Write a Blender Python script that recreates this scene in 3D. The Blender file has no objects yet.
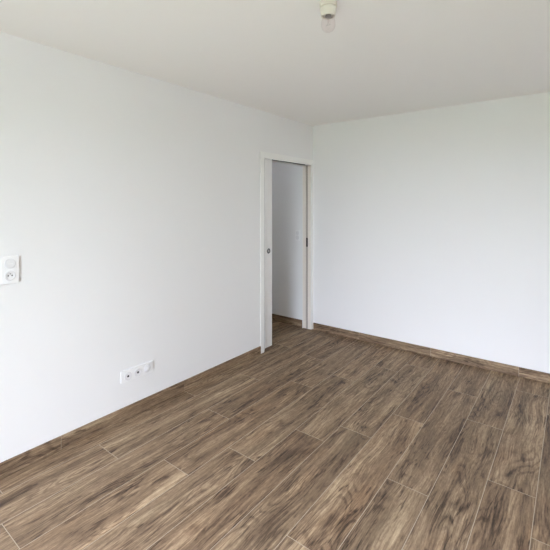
import bpy, bmesh, math, random
from mathutils import Vector
random.seed(11)
SC = bpy.context.scene
COL = SC.collection

# ------------------------------------------------------------------ camera
CAM_X, CAM_Y, CAM_Z = 2.55, -4.08, 1.53
FPX, HORIZON = 388.6, 205.0
YAW = math.atan((574 - 275) / FPX)
cd = bpy.data.cameras.new('camera')
cd.sensor_width = 36.0
cd.lens = FPX / 550 * 36
cd.shift_y = -(275 - HORIZON) / 550
cd.clip_start = 0.02
cam = bpy.data.objects.new('camera', cd)
cam.location = (CAM_X, CAM_Y, CAM_Z)
cam.rotation_euler = (math.pi / 2, 0, YAW)
COL.objects.link(cam)
SC.camera = cam

# ------------------------------------------------------------------ light
EXPOSURE = 1.0
SKY_STRENGTH = 16.8
SC.view_settings.view_transform = 'Standard'
SC.view_settings.look = 'None'
SC.view_settings.gamma = 1.0
SC.view_settings.use_curve_mapping = False
SC.view_settings.exposure = EXPOSURE
SC.cycles.max_bounces = 14
SC.cycles.diffuse_bounces = 10
SC.cycles.glossy_bounces = 4
SC.cycles.transparent_max_bounces = 12
SC.cycles.caustics_reflective = False
SC.cycles.caustics_refractive = False

W = bpy.data.worlds.new('overcast_sky')
SC.world = W
W.use_nodes = True
wn, wl = W.node_tree.nodes, W.node_tree.links
wn.clear()
w_out = wn.new('ShaderNodeOutputWorld')
w_bg = wn.new('ShaderNodeBackground')
w_tc = wn.new('ShaderNodeTexCoord')
w_sep = wn.new('ShaderNodeSeparateXYZ')
w_rmp = wn.new('ShaderNodeValToRGB')
w_rmp.color_ramp.elements[0].position = 0.0
w_rmp.color_ramp.elements[0].color = (0.54, 0.57, 0.68, 1)
w_rmp.color_ramp.elements[1].position = 0.75
w_rmp.color_ramp.elements[1].color = (0.88, 0.93, 1.10, 1)
wl.new(w_tc.outputs['Generated'], w_sep.inputs[0])
wl.new(w_sep.outputs['Z'], w_rmp.inputs[0])
wl.new(w_rmp.outputs[0], w_bg.inputs[0])
wl.new(w_bg.outputs[0], w_out.inputs[0])
w_bg.inputs[1].default_value = SKY_STRENGTH

# room dimensions: left wall x=0, back wall y=0
RX, RY, RZ = 3.25, -4.9, 2.503
WIN_X0, WIN_X1, WIN_Z1 = 0.72, 2.55, 2.15

# the window lets the sky in (portal: only guides the sampling, gives no light)
pl = bpy.data.lights.new('window_portal', 'AREA')
pl.shape = 'RECTANGLE'
pl.size, pl.size_y = WIN_X1 - WIN_X0, WIN_Z1
pl.cycles.is_portal = True
po = bpy.data.objects.new('window_portal', pl)
po.location = ((WIN_X0 + WIN_X1) / 2, RY - 0.02, WIN_Z1 / 2)
po.rotation_euler = (math.pi / 2, 0, 0)
COL.objects.link(po)
# added unseen high window, brightens the hallway wall seen through the door
HW = (-0.60, -0.18, 2.17, 2.46)
pl2 = bpy.data.lights.new('hall_fill_portal', 'AREA')
pl2.shape = 'RECTANGLE'
pl2.size, pl2.size_y = HW[1] - HW[0], HW[3] - HW[2]
pl2.cycles.is_portal = True
po2 = bpy.data.objects.new('hall_fill_portal', pl2)
po2.location = ((HW[0] + HW[1]) / 2, -1.72, (HW[2] + HW[3]) / 2)
po2.rotation_euler = (math.pi / 2, 0, 0)
COL.objects.link(po2)


# ------------------------------------------------------------------ helpers
def srgb(r, g, b):
    f = lambda c: c / 12.92 if c <= 0.04045 else ((c + 0.055) / 1.055) ** 2.4
    return (f(r / 255), f(g / 255), f(b / 255), 1.0)


def principled(name, color, rough=0.5, metal=0.0, spec=0.5):
    m = bpy.data.materials.new(name)
    m.use_nodes = True
    p = m.node_tree.nodes['Principled BSDF']
    p.inputs['Base Color'].default_value = color
    p.inputs['Roughness'].default_value = rough
    p.inputs['Metallic'].default_value = metal
    p.inputs['Specular IOR Level'].default_value = spec
    return m


def painted(name, color, rough, bump=0.02, scale=220):
    """wall paint with the faint roller stipple"""
    m = principled(name, color, rough, spec=0.25)
    n, l = m.node_tree.nodes, m.node_tree.links
    p = n['Principled BSDF']
    tc = n.new('ShaderNodeTexCoord')
    nz = n.new('ShaderNodeTexNoise')
    nz.inputs['Scale'].default_value = scale
    nz.inputs['Detail'].default_value = 2
    bp = n.new('ShaderNodeBump')
    bp.inputs['Strength'].default_value = bump
    bp.inputs['Distance'].default_value = 0.002
    l.new(tc.outputs['Object'], nz.inputs['Vector'])
    l.new(nz.outputs['Fac'], bp.inputs['Height'])
    l.new(bp.outputs['Normal'], p.inputs['Normal'])
    return m


def link(name, mesh, parent=None):
    o = bpy.data.objects.new(name, mesh)
    COL.objects.link(o)
    if parent:
        o.parent = parent
    return o


def tag(o, label=None, cat=None, group=None, kind=None):
    if label: o['label'] = label
    if cat: o['category'] = cat
    if group: o['group'] = group
    if kind: o['kind'] = kind
    return o


def empty(name, loc, rot=(0, 0, 0)):
    o = bpy.data.objects.new(name, None)
    o.location = loc
    o.rotation_euler = rot
    o.empty_display_size = 0.05
    COL.objects.link(o)
    return o


def box(bm, x0, x1, y0, y1, z0, z1):
    v = [bm.verts.new(p) for p in ((x0, y0, z0), (x1, y0, z0), (x1, y1, z0), (x0, y1, z0),
                                   (x0, y0, z1), (x1, y0, z1), (x1, y1, z1), (x0, y1, z1))]
    for f in ((0, 3, 2, 1), (4, 5, 6, 7), (0, 1, 5, 4), (1, 2, 6, 5), (2, 3, 7, 6), (3, 0, 4, 7)):
        bm.faces.new([v[i] for i in f])


def build(name, bm, mat, parent=None, bevel=0, smooth=False, seg=2):
    if bevel:
        bmesh.ops.bevel(bm, geom=list(bm.edges), offset=bevel, segments=seg, profile=0.5, affect='EDGES', clamp_overlap=True)
    bmesh.ops.recalc_face_normals(bm, faces=bm.faces)
    me = bpy.data.meshes.new(name)
    bm.to_mesh(me)
    bm.free()
    for m in (mat if isinstance(mat, (list, tuple)) else [mat]):
        me.materials.append(m)
    if smooth:
        for p in me.polygons: p.use_smooth = True
    return link(name, me, parent)


def boxes(name, lst, mat, parent=None, bevel=0):
    bm = bmesh.new()
    for b in lst: box(bm, *b)
    return build(name, bm, mat, parent, bevel)


def lathe(bm, prof, n=48, axis='z', closed=False):
    """spin a (radius, height) profile; axis z = up, axis x = out of the left wall"""
    rings = []
    for r, t in prof:
        ring = []
        if r < 1e-6:
            ring = [bm.verts.new((0, 0, t) if axis == 'z' else (t, 0, 0))]
        else:
            for k in range(n):
                a = 2 * math.pi * k / n
                c, s = r * math.cos(a), r * math.sin(a)
                ring.append(bm.verts.new((c, s, t) if axis == 'z' else (t, c, s)))
        rings.append(ring)
    for a, b in zip(rings[:-1], rings[1:]):
        if len(a) == 1 and len(b) == 1: continue
        for k in range(n):
            k2 = (k + 1) % n
            if len(a) == 1: bm.faces.new((a[0], b[k], b[k2]))
            elif len(b) == 1: bm.faces.new((a[k], b[0], a[k2]))
            else: bm.faces.new((a[k], b[k], b[k2], a[k2]))


def autosmooth(o, deg=35):
    me = o.data
    for p in me.polygons: p.use_smooth = True
    try:
        me.set_sharp_from_angle(angle=math.radians(deg))
    except Exception:
        pass
    return o


# ------------------------------------------------------------------ materials
M_WALL = painted('white_wall_paint', srgb(242, 242, 242), 0.75)
M_CEIL = painted('white_ceiling_paint', srgb(247, 245, 243), 0.85)
M_TRIM = principled('white_satin_lacquer', srgb(249, 249, 247), 0.4)
M_DOOR = principled('white_door_lacquer', srgb(247, 247, 246), 0.42)
M_JAMB = principled('cream_primed_jamb', srgb(243, 237, 229), 0.45)
M_SEAL = principled('grey_brush_seal', srgb(184, 175, 168), 0.8)
M_TRACK = principled('grey_aluminium_track', srgb(96, 100, 99), 0.6, 0.2)
M_POCKET_SHADE = principled('grey_shade_strip', srgb(196, 195, 197), 0.9)  # even grey for the shade strip beside the door leaf
M_LIGHT_BLOCK = principled('grey_light_block', srgb(84, 90, 88), 0.9)
M_FRAME = principled('grey_mounting_frame', srgb(120, 120, 120), 0.7)
M_PLASTIC = principled('white_plastic', srgb(247, 247, 247), 0.28)
M_PLASTIC2 = principled('white_plastic_insert', srgb(234, 234, 235), 0.32)
M_CREAM = principled('cream_plastic', srgb(222, 216, 204), 0.4)
M_BLACK = principled('black_metal', srgb(22, 22, 24), 0.35, 0.3)
M_HOLE = principled('dark_recess', srgb(14, 14, 15), 0.8)
M_STEEL = principled('brushed_steel', srgb(165, 163, 160), 0.3, 1.0)
M_BRASS = principled('lamp_cap_metal', srgb(150, 148, 146), 0.28, 1.0)
M_GRASS = principled('lawn_green', srgb(84, 94, 72), 0.9)
M_TERRACE = principled('pale_paving', srgb(132, 139, 122), 0.8)


def clear_glass(name, ior, tint):
    m = bpy.data.materials.new(name)
    m.use_nodes = True
    n, l = m.node_tree.nodes, m.node_tree.links
    n.clear()
    o = n.new('ShaderNodeOutputMaterial')
    mx = n.new('ShaderNodeMixShader')
    fr = n.new('ShaderNodeLayerWeight'); fr.inputs['Blend'].default_value = 0.5
    pw = n.new('ShaderNodeMath'); pw.operation = 'POWER'; pw.inputs[1].default_value = 3.5
    sc = n.new('ShaderNodeMath'); sc.operation = 'MULTIPLY_ADD'; sc.inputs[1].default_value = 0.55; sc.inputs[2].default_value = ((ior - 1) / (ior + 1)) ** 2
    l.new(fr.outputs['Facing'], pw.inputs[0]); l.new(pw.outputs[0], sc.inputs[0])
    tr = n.new('ShaderNodeBsdfTransparent'); tr.inputs[0].default_value = tint
    gl = n.new('ShaderNodeBsdfGlossy'); gl.inputs['Roughness'].default_value = 0.02
    l.new(sc.outputs[0], mx.inputs[0]); l.new(tr.outputs[0], mx.inputs[1]); l.new(gl.outputs[0], mx.inputs[2])
    l.new(mx.outputs[0], o.inputs[0])
    return m


M_BULB = clear_glass('clear_bulb_glass', 1.45, (0.985, 0.965, 0.965, 1))
M_PANE = clear_glass('window_glass', 1.45, (0.97, 0.98, 0.975, 1))


def wood_material(name):
    """wood-look porcelain: printed grain, streaks, knots; UV in metres (u along the plank)"""
    m = bpy.data.materials.new(name)
    m.use_nodes = True
    n, l = m.node_tree.nodes, m.node_tree.links
    p = n['Principled BSDF']
    uv = n.new('ShaderNodeUVMap'); uv.uv_map = 'UVMap'
    at = n.new('ShaderNodeVertexColor'); at.layer_name = 'tint'
    sep = n.new('ShaderNodeSeparateColor'); l.new(at.outputs['Color'], sep.inputs[0])

    def mapping(su, sv, off=(0, 0, 0)):
        mp = n.new('ShaderNodeMapping')
        mp.inputs['Scale'].default_value = (su, sv, 1)
        mp.inputs['Location'].default_value = off
        return mp

    def noise(su, sv, detail, rough, dist=0.0, off=(0, 0, 0), vec=None):
        mp = mapping(su, sv, off); l.new(vec or uv.outputs[0], mp.inputs[0])
        t = n.new('ShaderNodeTexNoise')
        t.inputs['Scale'].default_value = 1
        t.inputs['Detail'].default_value = detail
        t.inputs['Roughness'].default_value = rough
        t.inputs['Distortion'].default_value = dist
        l.new(mp.outputs[0], t.inputs['Vector'])
        return t.outputs['Fac']

    def math_(op, a, b=None, c=None):
        t = n.new('ShaderNodeMath'); t.operation = op
        for i, x in enumerate((a, b, c)):
            if x is None: continue
            if isinstance(x, (int, float)): t.inputs[i].default_value = x
            else: l.new(x, t.inputs[i])
        return t.outputs[0]

    def smooth(x, a, b, lo=0.0, hi=1.0):
        t = n.new('ShaderNodeMapRange'); t.interpolation_type = 'SMOOTHSTEP'
        t.inputs['From Min'].default_value = a; t.inputs['From Max'].default_value = b
        t.inputs['To Min'].default_value = lo; t.inputs['To Max'].default_value = hi
        l.new(x, t.inputs['Value'])
        return t.outputs[0]

    # warp the grain so that it wanders around the knots
    warp = n.new('ShaderNodeTexNoise')
    warp.inputs['Scale'].default_value = 1; warp.inputs['Detail'].default_value = 1.0
    wmp = mapping(2.2, 6.0, (3.3, 8.1, 0)); l.new(uv.outputs[0], wmp.inputs[0]); l.new(wmp.outputs[0], warp.inputs['Vector'])
    wv = n.new('ShaderNodeVectorMath'); wv.operation = 'SUBTRACT'
    l.new(warp.outputs['Color'], wv.inputs[0]); wv.inputs[1].default_value = (0.5, 0.5, 0.5)
    wm = n.new('ShaderNodeVectorMath'); wm.operation = 'MULTIPLY'
    l.new(wv.outputs[0], wm.inputs[0]); wm.inputs[1].default_value = (0.03, 0.06, 0)
    wa = n.new('ShaderNodeVectorMath'); wa.operation = 'ADD'
    l.new(uv.outputs[0], wa.inputs[0]); l.new(wm.outputs[0], wa.inputs[1])
    V = wa.outputs[0]

    bands = noise(0.9, 13, 3, 0.55, 0.0, (0, 0, 0), V)         # broad streaks along the plank
    mids = noise(3.6, 56, 4, 0.6, 0.0, (5, 2, 0), V)          # narrow streaks
    fibre = noise(11, 125, 4, 0.72, 0.0, (1, 7, 0), V)        # fibres
    blot = noise(5.0, 24, 3, 0.6, 0.4, (9, 4, 0), V)          # dark smudges
    knots = noise(7.5, 19, 1.5, 0.5, 0.3, (2, 12, 0))         # small knots
    hue = noise(1.8, 7, 2, 0.5, 0.3, (20, 6, 0), V)
    mott = noise(34, 80, 3, 0.7, 0.5, (4, 4, 0), V)
    # growth rings: contour lines of a slow field, cathedral arches and ovals
    field = noise(1.5, 7.5, 1.0, 0.4, 0.2, (31, 17, 0))
    fine = noise(6, 40, 2, 0.5, 0.0, (3, 1, 0))
    ring = math_('SINE', math_('ADD', math_('MULTIPLY', field, 95.0), math_('MULTIPLY', fine, 5.0)))
    ring = smooth(ring, 0.1, 1.0)
    ringmask = smooth(noise(1.7, 6, 1.0, 0.5, 0.0, (7, 9, 0)), 0.45, 0.62)

    calm = smooth(noise(1.6, 8, 2, 0.5, 0.0, (13, 3, 0)), 0.36, 0.64, 0.35, 1.35)      # calm and lively areas
    lines = smooth(math_('ABSOLUTE', math_('SUBTRACT', noise(2.0, 34, 2, 0.55, 0.0, (2, 21, 0), V), 0.5)), 0.0, 0.035, 1.0, 0.0)
    lmask = smooth(noise(2.4, 9, 2, 0.5, 0.0, (6, 33, 0)), 0.46, 0.62)
    t = math_('MULTIPLY_ADD', smooth(bands, 0.28, 0.72), 0.30, -0.15)
    t = math_('ADD', t, math_('MULTIPLY', calm, math_('MULTIPLY_ADD', smooth(mids, 0.25, 0.75), 0.32, -0.16)))
    t = math_('SUBTRACT', t, math_('MULTIPLY', math_('MULTIPLY', lines, lmask), 0.28))
    t = math_('ADD', t, math_('MULTIPLY_ADD', smooth(fibre, 0.25, 0.75), 0.30, -0.15))
    t = math_('ADD', t, math_('MULTIPLY_ADD', mott, 0.34, -0.17))
    t = math_('SUBTRACT', t, math_('MULTIPLY', math_('MULTIPLY', ring, ringmask), 0.17))
    t = math_('SUBTRACT', t, math_('MULTIPLY', smooth(blot, 0.60, 0.73), 0.26))
    t = math_('SUBTRACT', t, math_('MULTIPLY', smooth(knots, 0.70, 0.78), 0.30))
    t = math_('ADD', t, math_('MULTIPLY_ADD', sep.outputs[0], 1.0, 0.065))   # plank tone and single marks (0.5 = neutral)
    rmp = n.new('ShaderNodeValToRGB')
    cr = rmp.color_ramp
    cr.elements[0].position = 0.05; cr.elements[0].color = srgb(60, 48, 38)
    cr.elements[1].position = 0.95; cr.elements[1].color = srgb(202, 180, 150)
    for pos, c in ((0.28, (98, 80, 64)), (0.46, (126, 105, 84)), (0.62, (148, 126, 102)), (0.78, (174, 151, 123))):
        e = cr.elements.new(pos); e.color = srgb(*c)
    l.new(t, rmp.inputs[0])
    red = n.new('ShaderNodeMix'); red.data_type = 'RGBA'; red.blend_type = 'MULTIPLY'
    l.new(rmp.outputs[0], red.inputs[6]); red.inputs[7].default_value = (1.06, 0.95, 0.87, 1)
    rf = math_('ADD', smooth(hue, 0.52, 0.74, 0.0, 0.4), math_('MULTIPLY_ADD', sep.outputs[1], 2.0, -1.0)); 
    l.new(math_('MINIMUM', math_('MAXIMUM', rf, 0.0), 1.0), red.inputs[0])
    gry = n.new('ShaderNodeMix'); gry.data_type = 'RGBA'; gry.blend_type = 'MULTIPLY'
    l.new(red.outputs[2], gry.inputs[6]); gry.inputs[7].default_value = (0.96, 1.0, 1.0, 1)
    gf = math_('ADD', smooth(hue, 0.48, 0.28, 0.0, 0.6), math_('MULTIPLY_ADD', sep.outputs[1], -2.0, 1.0))
    l.new(math_('MINIMUM', math_('MAXIMUM', gf, 0.0), 1.0), gry.inputs[0])
    l.new(gry.outputs[2], p.inputs['Base Color'])
    p.inputs['Specular IOR Level'].default_value = 0.22
    rr = math_('MULTIPLY_ADD', mids, 0.12, 0.5)
    l.new(rr, p.inputs['Roughness'])
    bp = n.new('ShaderNodeBump'); bp.inputs['Strength'].default_value = 0.12; bp.inputs['Distance'].default_value = 0.001
    l.new(math_('ADD', mids, fibre), bp.inputs['Height']); l.new(bp.outputs[0], p.inputs['Normal'])
    return m


M_WOOD = wood_material('wood_look_tile')
M_GROUT = principled('beige_grout', srgb(184, 171, 152), 0.85)

# ------------------------------------------------------------------ floor: long wood-look tiles laid along the left wall
PITCH, EDGE0, PLEN, GAP = 0.2245, 0.148, 1.325, 0.0030
# one end joint (y) per row; rows counted from the one that ends at EDGE0
JOINT = {0: -2.003, 1: -2.80, 2: -2.077, 3: -2.636, 4: -2.314, 5: -1.893, 6: -1.671, 7: -2.62, 8: -1.972,
         9: -1.043, 10: -1.642, 11: -0.62, 12: -1.9, 13: -1.2, 14: -2.4, -1: -1.3, -2: -0.7, -3: -1.75, -4: -1.1, -5: -0.4, -6: -1.5}
# tone of single planks: (row, index from the joint towards the camera) -> lightness, warmth
TONE = {}
# named marks in the print: pixel x, y, half length along, half width across, lightness, warmth


def unproject(u, v):
    d = CAM_Z * FPX / (v - HORIZON)
    r = (u - 275) / FPX * d
    return (CAM_X - math.sin(YAW) * d + math.cos(YAW) * r, CAM_Y + math.cos(YAW) * d + math.sin(YAW) * r)


MARKS = [
    (120, 523, .22, .030, .20, 0), (150, 500, .22, .030, .18, 0), (175, 480, .12, .025, .14, 0), (60, 480, .25, .030, .16, 0),
    (100, 463, .22, .025, .12, 0), (72, 465, .15, .014, -.24, 0), (6.5, 502, .10, .018, -.22, 0), (74, 528, .10, .022, -.18, 0),
    (141, 442, .12, .014, -.28, 0), (140, 482, .12, .017, -.28, -.05), (196, 459, .05, .022, -.28, -.05), (246, 464, .09, .035, -.30, -.1),
    (236, 455, .05, .025, -.28, 0), (270, 433, .03, .012, -.32, .1), (282, 424, .03, .010, -.32, .1), (262, 437, .20, .035, .02, .22),
    (275, 460, .14, .022, -.26, -.05), (194, 528, .032, .020, -.42, .12), (194, 528, .10, .050, .14, .05), (226, 493, .04, .017, -.34, 0),
    (266, 536, .12, .035, -.18, -.05), (225, 542, .10, .03, .08, .2), (275, 515, .10, .02, -.22, 0), (300, 485, .22, .045, .06, .22),
    (291, 455, .13, .045, -.24, -.12), (303, 436, .05, .03, -.22, -.1), (354, 476, .05, .02, -.18, 0), (356, 504, .20, .035, .0, .26),
    (380, 508, .028, .018, -.42, -.1), (386, 498, .028, .015, -.32, -.1), (396, 536, .16, .032, .26, 0), (449, 520, .022, .016, -.42, .05),
    (452, 504, .022, .014, -.34, .05), (509, 474, .07, .016, -.42, -.25), (513, 452, .03, .018, -.28, .05), (496, 522, .10, .032, -.20, 0),
    (499, 414, .05, .016, -.32, -.1), (509, 432, .04, .016, -.28, 0), (520, 398, .22, .11, -.06, -.2), (364, 428, .03, .022, -.32, -.05),
    (458, 394, .05, .03, -.25, 0), (470, 402, .06, .03, -.16, -.05), (379, 364, .06, .05, -.16, 0), (284, 347.5, .06, .016, -.30, 0),
    (283, 390, .08, .016, -.27, 0), (285, 401, .16, .022, .20, 0), (237, 379, .06, .016, -.22, 0), (210, 385, .08, .03, -.16, .15),
    (322, 452, .1, .03, .02, .25), (430, 440, .2, .04, -.05, -.12), (340, 410, .12, .03, -.12, .0), (470, 455, .12, .03, .10, 0),
    (20, 540, .10, .02, -.2, 0), (530, 540, .12, .05, -.05, .12), (440, 545, .1, .03, -.04, .2),
]
MARKS_W = [(*unproject(u, v), la, wa, dl, dw) for u, v, la, wa, dl, dw in MARKS]


def make_floor():
    FX0, FX1, FY0, FY1 = -1.3, RX, RY - 0.12, 0.0
    verts, faces, uvs, tints, mats = [], [], [], [], []
    rnd = random.Random(5)
    for row in range(-6, 15):
        xa = EDGE0 + PITCH * (row - 1); xb = xa + PITCH
        xa, xb = max(xa, FX0), min(xb, FX1)
        if xb - xa < 0.01: continue
        j = JOINT[row]
        while j < FY1: j += PLEN
        k = round((j - JOINT[row]) / PLEN)
        y1 = j
        while y1 > FY0:
            y0 = y1 - PLEN
            ya, yb = max(y0, FY0), min(y1, FY1)
            idx = k - 1
            k -= 1
            base = 0.47 + rnd.uniform(-0.05, 0.05); warm = 0.5 + rnd.uniform(-0.12, 0.12)
            ou, ov = rnd.uniform(0, 60), rnd.uniform(0, 60)
            fl = rnd.choice((-1, 1))
            if (row, idx) in TONE:
                base, warm = TONE[(row, idx)]
            if yb - ya > 0.01:
                g = GAP / 2
                px0, px1 = (xa + g if xa > FX0 else xa), (xb - g if xb < FX1 else xb)
                py0, py1 = (ya + g if ya > FY0 else ya), (yb - g if yb < FY1 else yb)
                vis = -0.3 < xb and xa < 2.6 and py1 > -3.9
                nx, ny = (10, max(2, int((py1 - py0) / 0.028))) if vis else (1, 1)
                s = len(verts)
                for a in range(ny + 1):
                    y = py0 + (py1 - py0) * a / ny
                    for b in range(nx + 1):
                        x = px0 + (px1 - px0) * b / nx
                        verts.append((x, y, 0.0))
                        tl, tw = base, warm
                        for mx, my, la, wa, dl, dw in MARKS_W:
                            if abs(x - mx) < 2.5 * wa and abs(y - my) < 2.5 * la:
                                # a mark belongs to the plank it was printed on
                                if not (xa <= mx <= xb and ya <= my <= yb): continue
                                w = math.exp(-(((x - mx) / wa) ** 2 + ((y - my) / la) ** 2))
                                tl += dl * w; tw += dw * w
                        tints.append((tl, tw, 0, 1))
                        uvs.append((fl * y + ou, x + ov))
                for a in range(ny):
                    for b in range(nx):
                        i = s + a * (nx + 1) + b
                        faces.append((i, i + 1, i + nx + 2, i + nx + 1)); mats.append(0)
            y1 = y0
    s = len(verts)
    for p in ((FX0, FY0), (FX1, FY0), (FX1, FY1), (FX0, FY1)):
        verts.append((p[0], p[1], -0.0012)); uvs.append((0, 0)); tints.append((0.5, 0.5, 0, 1))
    faces.append((s, s + 1, s + 2, s + 3)); mats.append(1)
    for p in ((FX0, FY0), (FX1, FY0), (FX1, FY1), (FX0, FY1)):
        verts.append((p[0], p[1], -0.08)); uvs.append((0, 0)); tints.append((0.5, 0.5, 0, 1))
    for q in ((4, 7, 6, 5), (0, 4, 5, 1), (1, 5, 6, 2), (2, 6, 7, 3), (3, 7, 4, 0)):
        faces.append(tuple(s + i for i in q)); mats.append(1)
    me = bpy.data.meshes.new('floor')
    me.from_pydata(verts, [], faces)
    ul = me.uv_layers.new(name='UVMap')
    ca = me.color_attributes.new('tint', 'FLOAT_COLOR', 'POINT')
    ca.data.foreach_set('color', [c for t in tints for c in t])
    li = [0] * len(me.loops); me.loops.foreach_get('vertex_index', li)
    ul.data.foreach_set('uv', [c for i in li for c in uvs[i]])
    me.materials.append(M_WOOD); me.materials.append(M_GROUT)
    me.polygons.foreach_set('material_index', mats)
    me.update()
    o = link('floor', me)
    return tag(o, 'brown wood-look plank tile floor with pale grout joints', 'floor', kind='structure')


make_floor()

# ------------------------------------------------------------------ room shell
D_Y0, D_Y1, D_Z = -0.952, -0.05, 2.017        # door opening in the left wall
WT = 0.118                                     # left wall thickness
tag(boxes('wall_left', [
    (-WT, 0, RY, -2.05, 0, RZ),
    (-WT, -0.085, -2.05, D_Y0, 0, RZ), (-0.032, 0, -2.05, D_Y0, 0, RZ),
    (-0.085, -0.032, -2.05, D_Y0, D_Z + 0.05, RZ),
    (-WT, 0, D_Y0, 0, D_Z + 0.04, RZ)], M_WALL),
    'white painted wall with the sliding door opening', 'wall', kind='structure')
tag(boxes('wall_back', [(-1.4, RX + 0.1, 0, 0.1, -0.08, RZ)], M_WALL),
    'plain white back wall beyond the door corner', 'wall', kind='structure')
tag(boxes('wall_right', [(RX, RX + 0.1, RY, 0, -0.08, RZ)], M_WALL),
    'white side wall behind the viewpoint', 'wall', kind='structure')
tag(boxes('wall_front', [
    (-WT, WIN_X0, RY - 0.2, RY, -0.08, RZ), (WIN_X1, RX + 0.1, RY - 0.2, RY, -0.08, RZ),
    (WIN_X0, WIN_X1, RY - 0.2, RY, WIN_Z1, RZ)], M_WALL),
    'white wall around the tall window behind the viewpoint', 'wall', kind='structure')
tag(boxes('wall_hall_side', [(-1.4, -1.3, -1.6, 0, -0.08, RZ)], M_WALL),
    'far side wall of the hallway beyond the door', 'wall', kind='structure')
tag(boxes('wall_hall_front', [(-1.4, HW[0], -1.7, -1.6, -0.08, RZ), (HW[1], -WT, -1.7, -1.6, -0.08, RZ),
    (HW[0], HW[1], -1.7, -1.6, -0.08, HW[2]), (HW[0], HW[1], -1.7, -1.6, HW[3], RZ)], M_WALL),
    'end wall of the hallway beyond the door', 'wall', kind='structure')
tag(boxes('ceiling', [(-1.4, RX + 0.1, RY - 0.2, 0.1, RZ, RZ + 0.1)], M_CEIL),
    'flat white painted ceiling', 'ceiling', kind='structure')


# ------------------------------------------------------------------ wood-look skirting tiles
def skirting(name, label, axis, a0, a1, off, sign, joints, h=0.084, th=0.011, seed=0):
    """axis 'y': along the left wall at x=off; axis 'x': along the back wall at y=off"""
    rnd = random.Random(seed)
    bm = bmesh.new()
    ul = bm.loops.layers.uv.new('UVMap')
    cl = bm.verts.layers.float_color.new('tint')
    cuts = [a0] + sorted(j for j in joints if a0 < j < a1) + [a1]
    for s, e in zip(cuts[:-1], cuts[1:]):
        n0 = len(bm.verts)
        nf = len(bm.faces)
        g = 0.0012
        lo, hi = s + g, e - g
        x0, x1 = sorted((off, off + sign * th))
        if axis == 'y': box(bm, x0, x1, lo, hi, 0.001, h)
        else: box(bm, lo, hi, x0, x1, 0.001, h)
        bm.verts.ensure_lookup_table(); bm.faces.ensure_lookup_table()
        t = 0.47 + rnd.uniform(-0.02, 0.02); w = 0.5 + rnd.uniform(-0.04, 0.04)
        ou, ov = rnd.uniform(0, 50), rnd.uniform(0, 50)
        for v in bm.verts[n0:]: v[cl] = (t, w, 0, 1)
        for f in bm.faces[nf:]:
            for lp in f.loops:
                c = lp.vert.co
                al, ac = (c.y, c.x) if axis == 'y' else (c.x, c.y)
                lp[ul].uv = (al + ou, c.z + ac + ov)
    # grout behind the joints
    n0 = len(bm.verts)
    nf = len(bm.faces)
    x0, x1 = sorted((off, off + sign * (th - 0.002)))
    if axis == 'y': box(bm, x0, x1, a0 + .001, a1 - .001, 0.001, h - 0.002)
    else: box(bm, a0 + .001, a1 - .001, x0, x1, 0.001, h - 0.002)
    bm.faces.ensure_lookup_table()
    for f in bm.faces[nf:]: f.material_index = 1
    o = build(name, bm, [M_WOOD, M_GROUT])
    return tag(o, label, 'baseboard', kind='structure')


skirting('baseboard_left', 'brown wood-look skirting under the wall with sockets', 'y', RY, -1.016, 0, 1,
         [-4.5, -3.94, -2.97, -2.003], seed=3)
skirting('baseboard_back', 'brown wood-look skirting along the back wall', 'x', 0.012, RX, 0, -1, [0.62, 1.4, 2.16], seed=8)
skirting('baseboard_hall', 'short dark wood-look skirting in the hallway beyond the door', 'x', -1.29, -0.133, 0, -1, [-0.62], seed=4)
skirting('baseboard_right', 'wood-look skirting along the side wall', 'y', RY, -0.012, RX, -1, [-3.5, -2.2, -1], seed=5)

# ------------------------------------------------------------------ door frame (trim) and sliding door
CP = 0.006                                      # how far the casing stands proud of the wall
frame = tag(boxes('trim_1', [
    (0, CP, D_Y0 - 0.062, D_Y0, 0.010, D_Z + 0.064),                 # casing on the pocket side
    (0, CP, D_Y0, 0.0, D_Z, D_Z + 0.064),                          # casing over the opening
    (0, CP, D_Y1, 0.0, 0.008, D_Z),                                  # casing in the corner
    (-WT - CP, -WT, D_Y0 - 0.062, D_Y0, 0.0, D_Z + 0.064),
    (-WT - CP, -WT, D_Y0, 0.0, D_Z, D_Z + 0.064),
    (-WT - CP, -WT, D_Y1, -0.012, 0.0, D_Z)], M_TRIM, bevel=0.0012),
    'white sliding door frame with slim flat casing', 'door frame', kind='structure')
boxes('jamb', [(-WT, -0.075, D_Y1, 0.0, 0.008, D_Z), (-0.042, 0.0, D_Y1, 0.0, 0.008, D_Z)], M_JAMB, frame)
boxes('jamb_groove', [(-0.075, -0.042, D_Y1 + 0.014, 0.0, 0, D_Z)], M_SEAL, frame)
boxes('head_lining', [(-WT, -0.104, D_Y0, D_Y1, D_Z, D_Z + 0.04), (-0.014, 0.0, D_Y0, D_Y1, D_Z, D_Z + 0.04)], M_TRIM, frame)
boxes('sliding_track', [(-0.104, -0.014, D_Y0, D_Y1, D_Z + 0.026, D_Z + 0.04), (-0.088, -0.084, D_Y0, D_Y1, D_Z + 0.004, D_Z + 0.026), (-0.034, -0.030, D_Y0, D_Y1, D_Z + 0.004, D_Z + 0.026)], M_TRACK, frame)
boxes('pocket_shade', [(-0.030, -0.018, D_Y0 - 0.004, D_Y0 + 0.034, 0.012, D_Z)], M_POCKET_SHADE, frame)  # grey strip standing in for the shade between casing and door leaf
strike = boxes('strike_plate', [(-0.072, -0.045, D_Y1 + 0.008, D_Y1 + 0.0139, 1.015, 1.125)], M_BLACK, frame)

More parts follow.
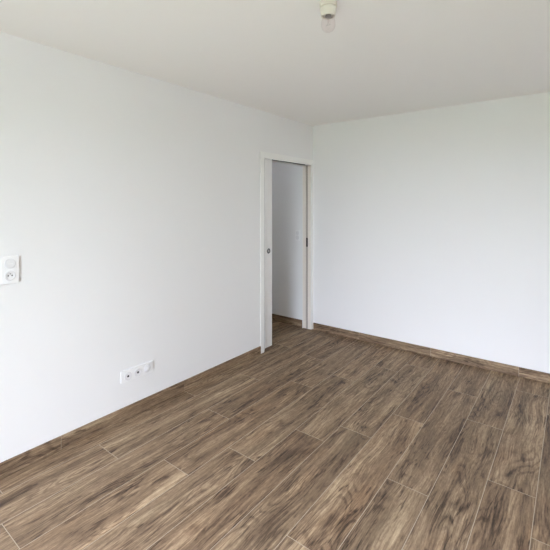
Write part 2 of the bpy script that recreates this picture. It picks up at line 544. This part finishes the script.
DOORX = -0.040                                  # visible face of the leaf
door = tag(boxes('door_1', [(DOORX - 0.037, DOORX, -1.69, -0.767, 0.012, D_Z + 0.012)], M_DOOR, bevel=0.0015),
           'white sliding door pushed back into its wall pocket', 'door', kind='structure')
bm = bmesh.new()
lathe(bm, [(0.0155, 0.0), (0.0165, 0.0022), (0.0265, 0.0022), (0.0275, 0.0012), (0.0275, 0.0)], axis='x')
pull = autosmooth(build('door_handle', bm, M_BLACK, door))
pull.location = (DOORX, -0.826, 1.038)
tag(pull, 'round black flush pull')
bm = bmesh.new()
lathe(bm, [(0.0165, 0.0012), (0.010, 0.0008), (0.0, 0.0006)], axis='x')
autosmooth(build('cup', bm, M_STEEL, pull))

# ------------------------------------------------------------------ window behind the viewpoint (source of the daylight)
wy0, wy1 = RY - 0.14, RY - 0.07
win = tag(boxes('window_1', [
    (WIN_X0, WIN_X0 + 0.05, wy0, wy1, 0, WIN_Z1), (WIN_X1 - 0.05, WIN_X1, wy0, wy1, 0, WIN_Z1),
    (WIN_X0 + 0.05, WIN_X1 - 0.05, wy0, wy1, WIN_Z1 - 0.05, WIN_Z1), (WIN_X0 + 0.05, WIN_X1 - 0.05, wy0, wy1, 0, 0.04)], M_TRIM),
    'tall white double window behind the viewpoint', 'window', kind='structure')
wc = (WIN_X0 + WIN_X1) / 2
for x0, x1 in ((WIN_X0 + 0.05, wc - 0.001), (wc + 0.001, WIN_X1 - 0.05)):
    s = boxes('sash', [(x0, x0 + 0.06, wy0 + .01, wy1 - .01, 0.04, WIN_Z1 - 0.05), (x1 - 0.06, x1, wy0 + .01, wy1 - .01, 0.04, WIN_Z1 - 0.05),
                       (x0 + 0.06, x1 - 0.06, wy0 + .01, wy1 - .01, 0.04, 0.12), (x0 + 0.06, x1 - 0.06, wy0 + .01, wy1 - .01, WIN_Z1 - 0.11, WIN_Z1 - 0.05)], M_TRIM, win)
    boxes('pane', [(x0 + 0.06, x1 - 0.06, (wy0 + wy1) / 2 - .002, (wy0 + wy1) / 2 + .002, 0.12, WIN_Z1 - 0.11)], M_PANE, s)
win2 = tag(boxes('hall_fill_window', [
    (HW[0], HW[0] + 0.05, -1.69, -1.63, HW[2], HW[3]), (HW[1] - 0.05, HW[1], -1.69, -1.63, HW[2], HW[3]),
    (HW[0] + 0.05, HW[1] - 0.05, -1.69, -1.63, HW[2], HW[2] + 0.05), (HW[0] + 0.05, HW[1] - 0.05, -1.69, -1.63, HW[3] - 0.05, HW[3])], M_TRIM),
    'small high window added out of view to brighten the hallway', 'window', kind='structure')  # unseen, added as a light source for the hallway
boxes('pane', [(HW[0] + 0.05, HW[1] - 0.05, -1.662, -1.658, HW[2] + 0.05, HW[3] - 0.05)], M_PANE, win2)
tag(boxes('wall_light_block', [(2.62, 2.82, RY - 1.7, RY - 0.2, -0.2, 2.7)], M_LIGHT_BLOCK), 'short screen wall added outside the window to block oblique light', 'wall', kind='structure')  # unseen blocker, added to keep oblique sky light off the left wall
tag(boxes('terrace', [(-3, 7, RY - 4.2, RY - 0.2, -0.2, -0.08)], M_TERRACE), 'pale paved terrace outside the window', 'terrace', kind='structure')
tag(boxes('lawn', [(-30, 34, RY - 45, RY - 4.2, -0.3, -0.12)], M_GRASS), 'green lawn outside the window', 'lawn', kind='structure')


# ------------------------------------------------------------------ sockets and switches
def rounded_plate(name, hy, hz, th, mat, parent, r=0.006):
    """flat plate standing on x=0, centred on y, z"""
    boxes('mounting_frame', [(0, 0.0026, -hy + 0.0035, hy - 0.0035, -hz + 0.0035, hz - 0.0035)], M_FRAME, parent)
    bm = bmesh.new()
    box(bm, 0.0026, th, -hy, hy, -hz, hz)
    e = [e for e in bm.edges if abs(e.verts[0].co.x - e.verts[1].co.x) > th * 0.5]
    bmesh.ops.bevel(bm, geom=e, offset=r, segments=5, profile=0.5, affect='EDGES')
    e = [e for e in bm.edges if all(v.co.x > th * 0.9 for v in e.verts)]
    bmesh.ops.bevel(bm, geom=e, offset=0.0014, segments=2, profile=0.5, affect='EDGES')
    return build(name, bm, mat, parent)


def disc(name, prof, mat, parent, y, z, x=0.0, n=40):
    bm = bmesh.new()
    lathe(bm, prof, n=n, axis='x')
    o = autosmooth(build(name, bm, mat, parent))
    o.location = (x, y, z)
    return o


def round_socket(parent, y, z, x):
    """round socket with a deep well seen as one dark opening"""
    s = disc('socket', [(0.0285, 0.0), (0.0285, 0.0022), (0.0270, 0.0036), (0.0225, 0.0036), (0.0205, 0.0014), (0.0120, 0.0006), (0.0, 0.0006)],
             M_PLASTIC2, parent, y, z, x)
    disc('hole', [(0.0078, 0.0006), (0.0078, 0.0010), (0.0, 0.0010)], M_HOLE, s, 0, 0, 0, 20)
    return s


def power_socket(parent, y, z, x):
    """round socket: rim, recessed well, two holes, earth pin"""
    s = disc('socket', [(0.0285, 0.0), (0.0285, 0.0022), (0.0270, 0.0032), (0.0225, 0.0032), (0.0205, 0.0012), (0.0195, 0.0006), (0.0, 0.0006)],
             M_PLASTIC2, parent, y, z, x)
    for dy in (-0.0095, 0.0095):
        disc('hole', [(0.0036, 0.0006), (0.0036, 0.0009), (0.0, 0.0009)], M_HOLE, s, dy, 0, 0, 16)
    disc('earth_pin', [(0.0026, 0.0006), (0.0026, 0.005), (0.0018, 0.0062), (0.0, 0.0064)], M_STEEL, s, 0, 0.0105, 0, 16)
    return s


TH = 0.0105
# triple socket plate near the floor
t = empty('wall_socket', (0, -2.4335, 0.3045))
tag(t, 'white triple socket plate low on the wall above the skirting', 'socket')
rounded_plate('plate', 0.1315, 0.0425, TH, M_PLASTIC, t)
round_socket(t, -0.077, -0.005, TH)
round_socket(t, 0.003, -0.004, TH)
d = disc('data_socket', [(0.0285, 0.0), (0.0285, 0.0022), (0.0270, 0.0032), (0.0, 0.0032)], M_PLASTIC2, t, 0.081, 0, TH)
boxes('shutter', [(0.0032, 0.0042, -0.010, 0.010, -0.010, 0.010)], M_PLASTIC, d, bevel=0.0004)

# switch above a socket, at hand height
t = empty('switch_socket_plate', (0, -3.2475, 1.1625))
tag(t, 'white upright plate with round switch above a socket at hand height', 'light switch')
rounded_plate('plate', 0.0445, 0.0785, TH, M_PLASTIC, t)
s = disc('switch', [(0.0285, 0.0), (0.0285, 0.0022), (0.0270, 0.0034), (0.0255, 0.0034), (0.0250, 0.0016), (0.0245, 0.0016), (0.0240, 0.0036), (0.0, 0.0046)],
         M_PLASTIC2, t, 0, 0.034, TH)
boxes('rocker_line', [(0.0042, 0.0052, -0.012, 0.012, -0.0011, 0.0011)], M_PLASTIC, s)
power_socket(t, 0, -0.034, TH)

# double switch on the hallway wall, seen through the doorway (wall faces -y)
t = empty('light_switch', (-0.222, 0, 1.146), (0, 0, -math.pi / 2))
tag(t, 'small white double light switch on the hallway wall, through the doorway', 'light switch')
rounded_plate('plate', 0.036, 0.068, 0.010, M_PLASTIC, t)
for z in (-0.029, 0.029):
    disc('rocker', [(0.0255, 0.0), (0.0255, 0.002), (0.0245, 0.003), (0.022, 0.003), (0.0215, 0.0012), (0.021, 0.0012), (0.0205, 0.0036), (0.0, 0.0044)],
         M_PLASTIC2, t, 0, z, 0.010)

# ------------------------------------------------------------------ ceiling lamp: cream holder with a clear bulb
lamp = empty('ceiling_lamp', (1.616, -2.447, RZ))
tag(lamp, 'cream plastic ceiling lamp holder with a bare clear bulb', 'lamp')
bm = bmesh.new()
lathe(bm, [(0.0, 0.0), (0.041, 0.0), (0.042, -0.022), (0.0405, -0.0255), (0.0395, -0.026), (0.0, -0.026)])
autosmooth(build('ceiling_rose', bm, M_CREAM, lamp))
bm = bmesh.new()
lathe(bm, [(0.0, -0.026), (0.0330, -0.026), (0.0330, -0.0305), (0.0385, -0.0305), (0.0395, -0.0335), (0.0385, -0.039), (0.0350, -0.057), (0.0335, -0.068), (0.0320, -0.069), (0.0245, -0.069), (0.0235, -0.062), (0.0, -0.062)])
autosmooth(build('lamp_holder', bm, M_CREAM, lamp))
bm = bmesh.new()
prof = [(0.0145, -0.064), (0.0180, -0.069), (0.0245, -0.0745), (0.0300, -0.083), (0.0330, -0.094), (0.0340, -0.106), (0.0332, -0.116), (0.0300, -0.126), (0.0240, -0.1345), (0.0160, -0.1405), (0.0080, -0.1435), (0.0, -0.1445)]
lathe(bm, prof)
bulb = autosmooth(build('light_bulb', bm, M_BULB, lamp), 80)
tag(bulb, 'clear glass bulb')
bm = bmesh.new()
lathe(bm, [(0.0, -0.062), (0.0143, -0.062), (0.0143, -0.0705), (0.0130, -0.0725), (0.0, -0.0725)])
autosmooth(build('screw_cap', bm, M_BRASS, bulb))
bm = bmesh.new()
lathe(bm, [(0.007, -0.0725), (0.0045, -0.092), (0.003, -0.103), (0.0, -0.105)], 16)
autosmooth(build('glass_stem', bm, M_BULB, bulb))
bm = bmesh.new()
pts = [(-0.012, -0.112), (-0.006, -0.108), (0.0, -0.112), (0.006, -0.108), (0.012, -0.112)]
for (x0, z0), (x1, z1) in list(zip(pts[:-1], pts[1:])) + [((-0.002, -0.1), (-0.012, -0.112)), ((0.002, -0.1), (0.012, -0.112))]:
    v = Vector((x1 - x0, 0, z1 - z0)); nrm = Vector((-v.z, 0, v.x)).normalized() * 0.0004
    q = []
    for c in ((x0, z0), (x1, z1)):
        p = Vector((c[0], 0, c[1]))
        q.append([bm.verts.new(p + nrm), bm.verts.new(p + Vector((0, 0.0004, 0))), bm.verts.new(p - nrm), bm.verts.new(p - Vector((0, 0.0004, 0)))])
    for k in range(4): bm.faces.new((q[0][k], q[0][(k + 1) % 4], q[1][(k + 1) % 4], q[1][k]))
build('filament', bm, M_STEEL, bulb)
